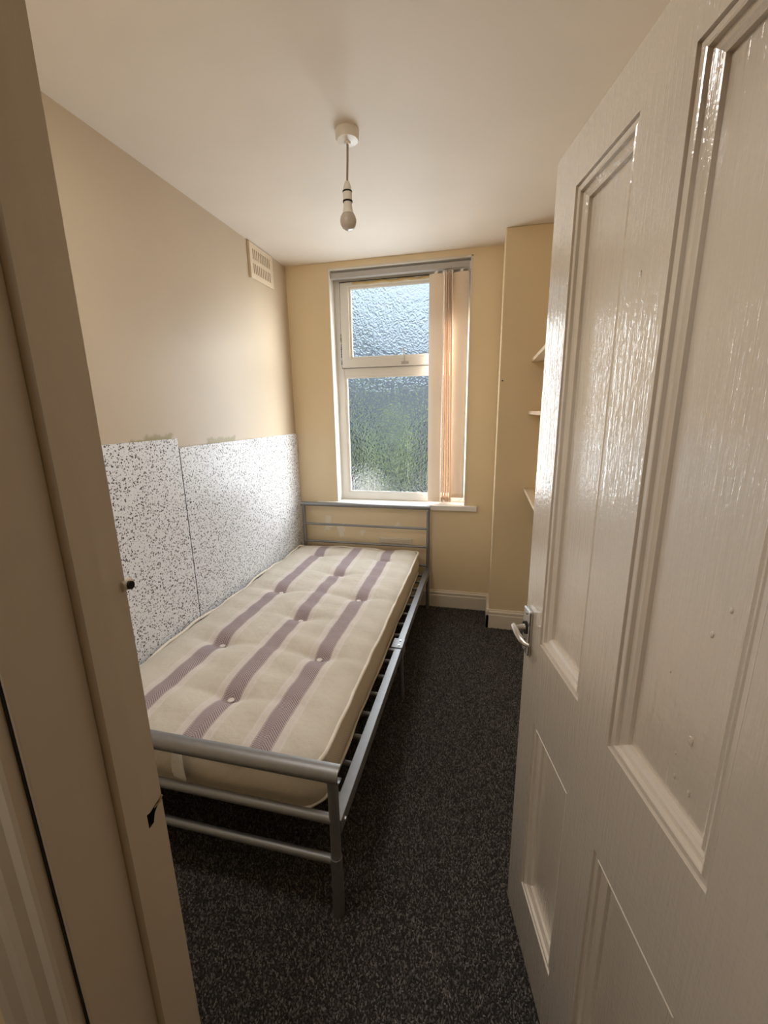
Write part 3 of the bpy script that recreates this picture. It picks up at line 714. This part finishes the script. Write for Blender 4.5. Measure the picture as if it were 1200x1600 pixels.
    for r0, r1 in zip(rows, rows[1:]):
        for k in range(2): bm.faces.new((r0[k], r0[k+1], r1[k+1], r1[k]))
    bmesh.ops.solidify(bm, geom=bm.faces[:], thickness=.0006)
    obj('care_label', bm, M['label'], mt, smooth=3.2)
    return cx, cy
mcx, mcy = mattress()
# the ticking material reads local coordinates; move its stripes into the mattress frame
for nd in M['ticking'].node_tree.nodes:
    if nd.type == 'TEX_COORD':
        lk = [l for l in nd.outputs['Object'].links]; mp = M['ticking'].node_tree.nodes.new('ShaderNodeMapping')
        mp.inputs['Location'].default_value = (mcx, mcy, 0)
        for l in lk: M['ticking'].node_tree.links.new(mp.outputs[0], l.to_socket)
        M['ticking'].node_tree.links.new(nd.outputs['Object'], mp.inputs[0])

# ------------------------------------------------------------------ outside the window
struct('ground', box(B(), -9, 9, .26, 16, -.5, -.05), M['ground'], 'grey yard outside the window', 'ground')
def fence():
    f = empty('garden_fence', (0, 5.6, -.05), label='dark board fence across the yard, blurred behind the lower pane', cat='fence')
    me = None
    for i in range(44):
        if me is None: me = obj('fence_board', box(B(), -.066, .066, 0, .022, 0, 2.62), M['fence'], f, bevel=.003); o_ = me
        else: o_ = dup(me, f)
        o_.location = (-3.0+.14*i, random.uniform(-.006, .006), random.uniform(-.03, .03))
    for z in (.35, 2.2): obj('fence_rail', box(B(), -3.06, 3.06, .024, .07, z, z+.08), M['fence'], f)
fence()
def bush(x, y, z0, rx, rz, n, mat, label, size):
    r = empty('garden_bush', (x, y, z0), label=label, cat='bush')
    b = B()
    for k in range(5): tube(b, [(0, 0, 0), (random.uniform(-.3, .3)*rx, random.uniform(-.3, .3)*rx, rz*.8), (random.uniform(-.6, .6)*rx, random.uniform(-.6, .6)*rx, rz*1.6)], [.03, .02, .008], 6)
    obj('stem', b, M['stem'], r)
    b = B()
    for k in range(n):
        d = Vector((random.gauss(0, 1), random.gauss(0, 1), random.gauss(0, 1))).normalized(); s = random.uniform(.55, 1)**.5
        c = Vector((d.x*rx*s, d.y*rx*s, rz+d.z*rz*s)); u = Vector((random.gauss(0, 1), random.gauss(0, 1), random.gauss(0, 1))).normalized(); w = u.cross(d).normalized()
        L = size*random.uniform(.7, 1.3)
        v = [b.verts.new(c+u*L), b.verts.new(c+w*L*.45), b.verts.new(c-u*L), b.verts.new(c-w*L*.45)]; b.faces.new(v)
    o_ = obj('foliage', b, mat, r); o_['kind'] = 'stuff'
bush(-.12, 3.9, -.05, .36, .80, 1300, M['leaf_bright'], 'bright green bush in the yard, blurred in the middle of the lower pane', .08)
bush(.95, 4.7, -.05, .50, .55, 700, M['leaf_dark'], 'low dark bush in the yard, behind the right of the lower pane', .09)
bush(-1.3, 4.7, -.05, .45, .60, 700, M['leaf_dark'], 'low dark bush in the yard, behind the left of the lower pane', .09)
bush(-2.2, 7.6, -.05, 1.2, 2.0, 1500, M['leaf_mid'], 'tall shrub beyond the fence, a dim patch at the left of the upper pane', .13)
def dish():
    d = empty('satellite_dish', (.245, .95, .70), label='round white dish outside, a pale blur at lower left of window', cat='dish')
    b = B(); pr = [(.0, .018), (.05, .015), (.10, .006), (.135, -.006), (.15, -.014), (.146, -.017), (.10, .001), (.05, .010), (0, .013)]
    lathe(b, pr, 0, 0, 36); bmesh.ops.rotate(b, cent=(0, 0, 0), matrix=Matrix.Rotation(math.radians(80), 3, 'X'), verts=b.verts[:])
    obj('reflector', b, M['dish'], d, smooth=.8)
    b = B(); tube(b, [(0, .02, 0), (0, .10, -.02), (0, .10, -.75)], .018, 10); obj('mast', b, M['steel'], d, smooth=.8)
    b = B(); tube(b, [(0, 0, -.14), (0, -.16, -.10), (0, -.2, -.02)], .008, 8); obj('arm', b, M['steel'], d, smooth=.8)
dish()
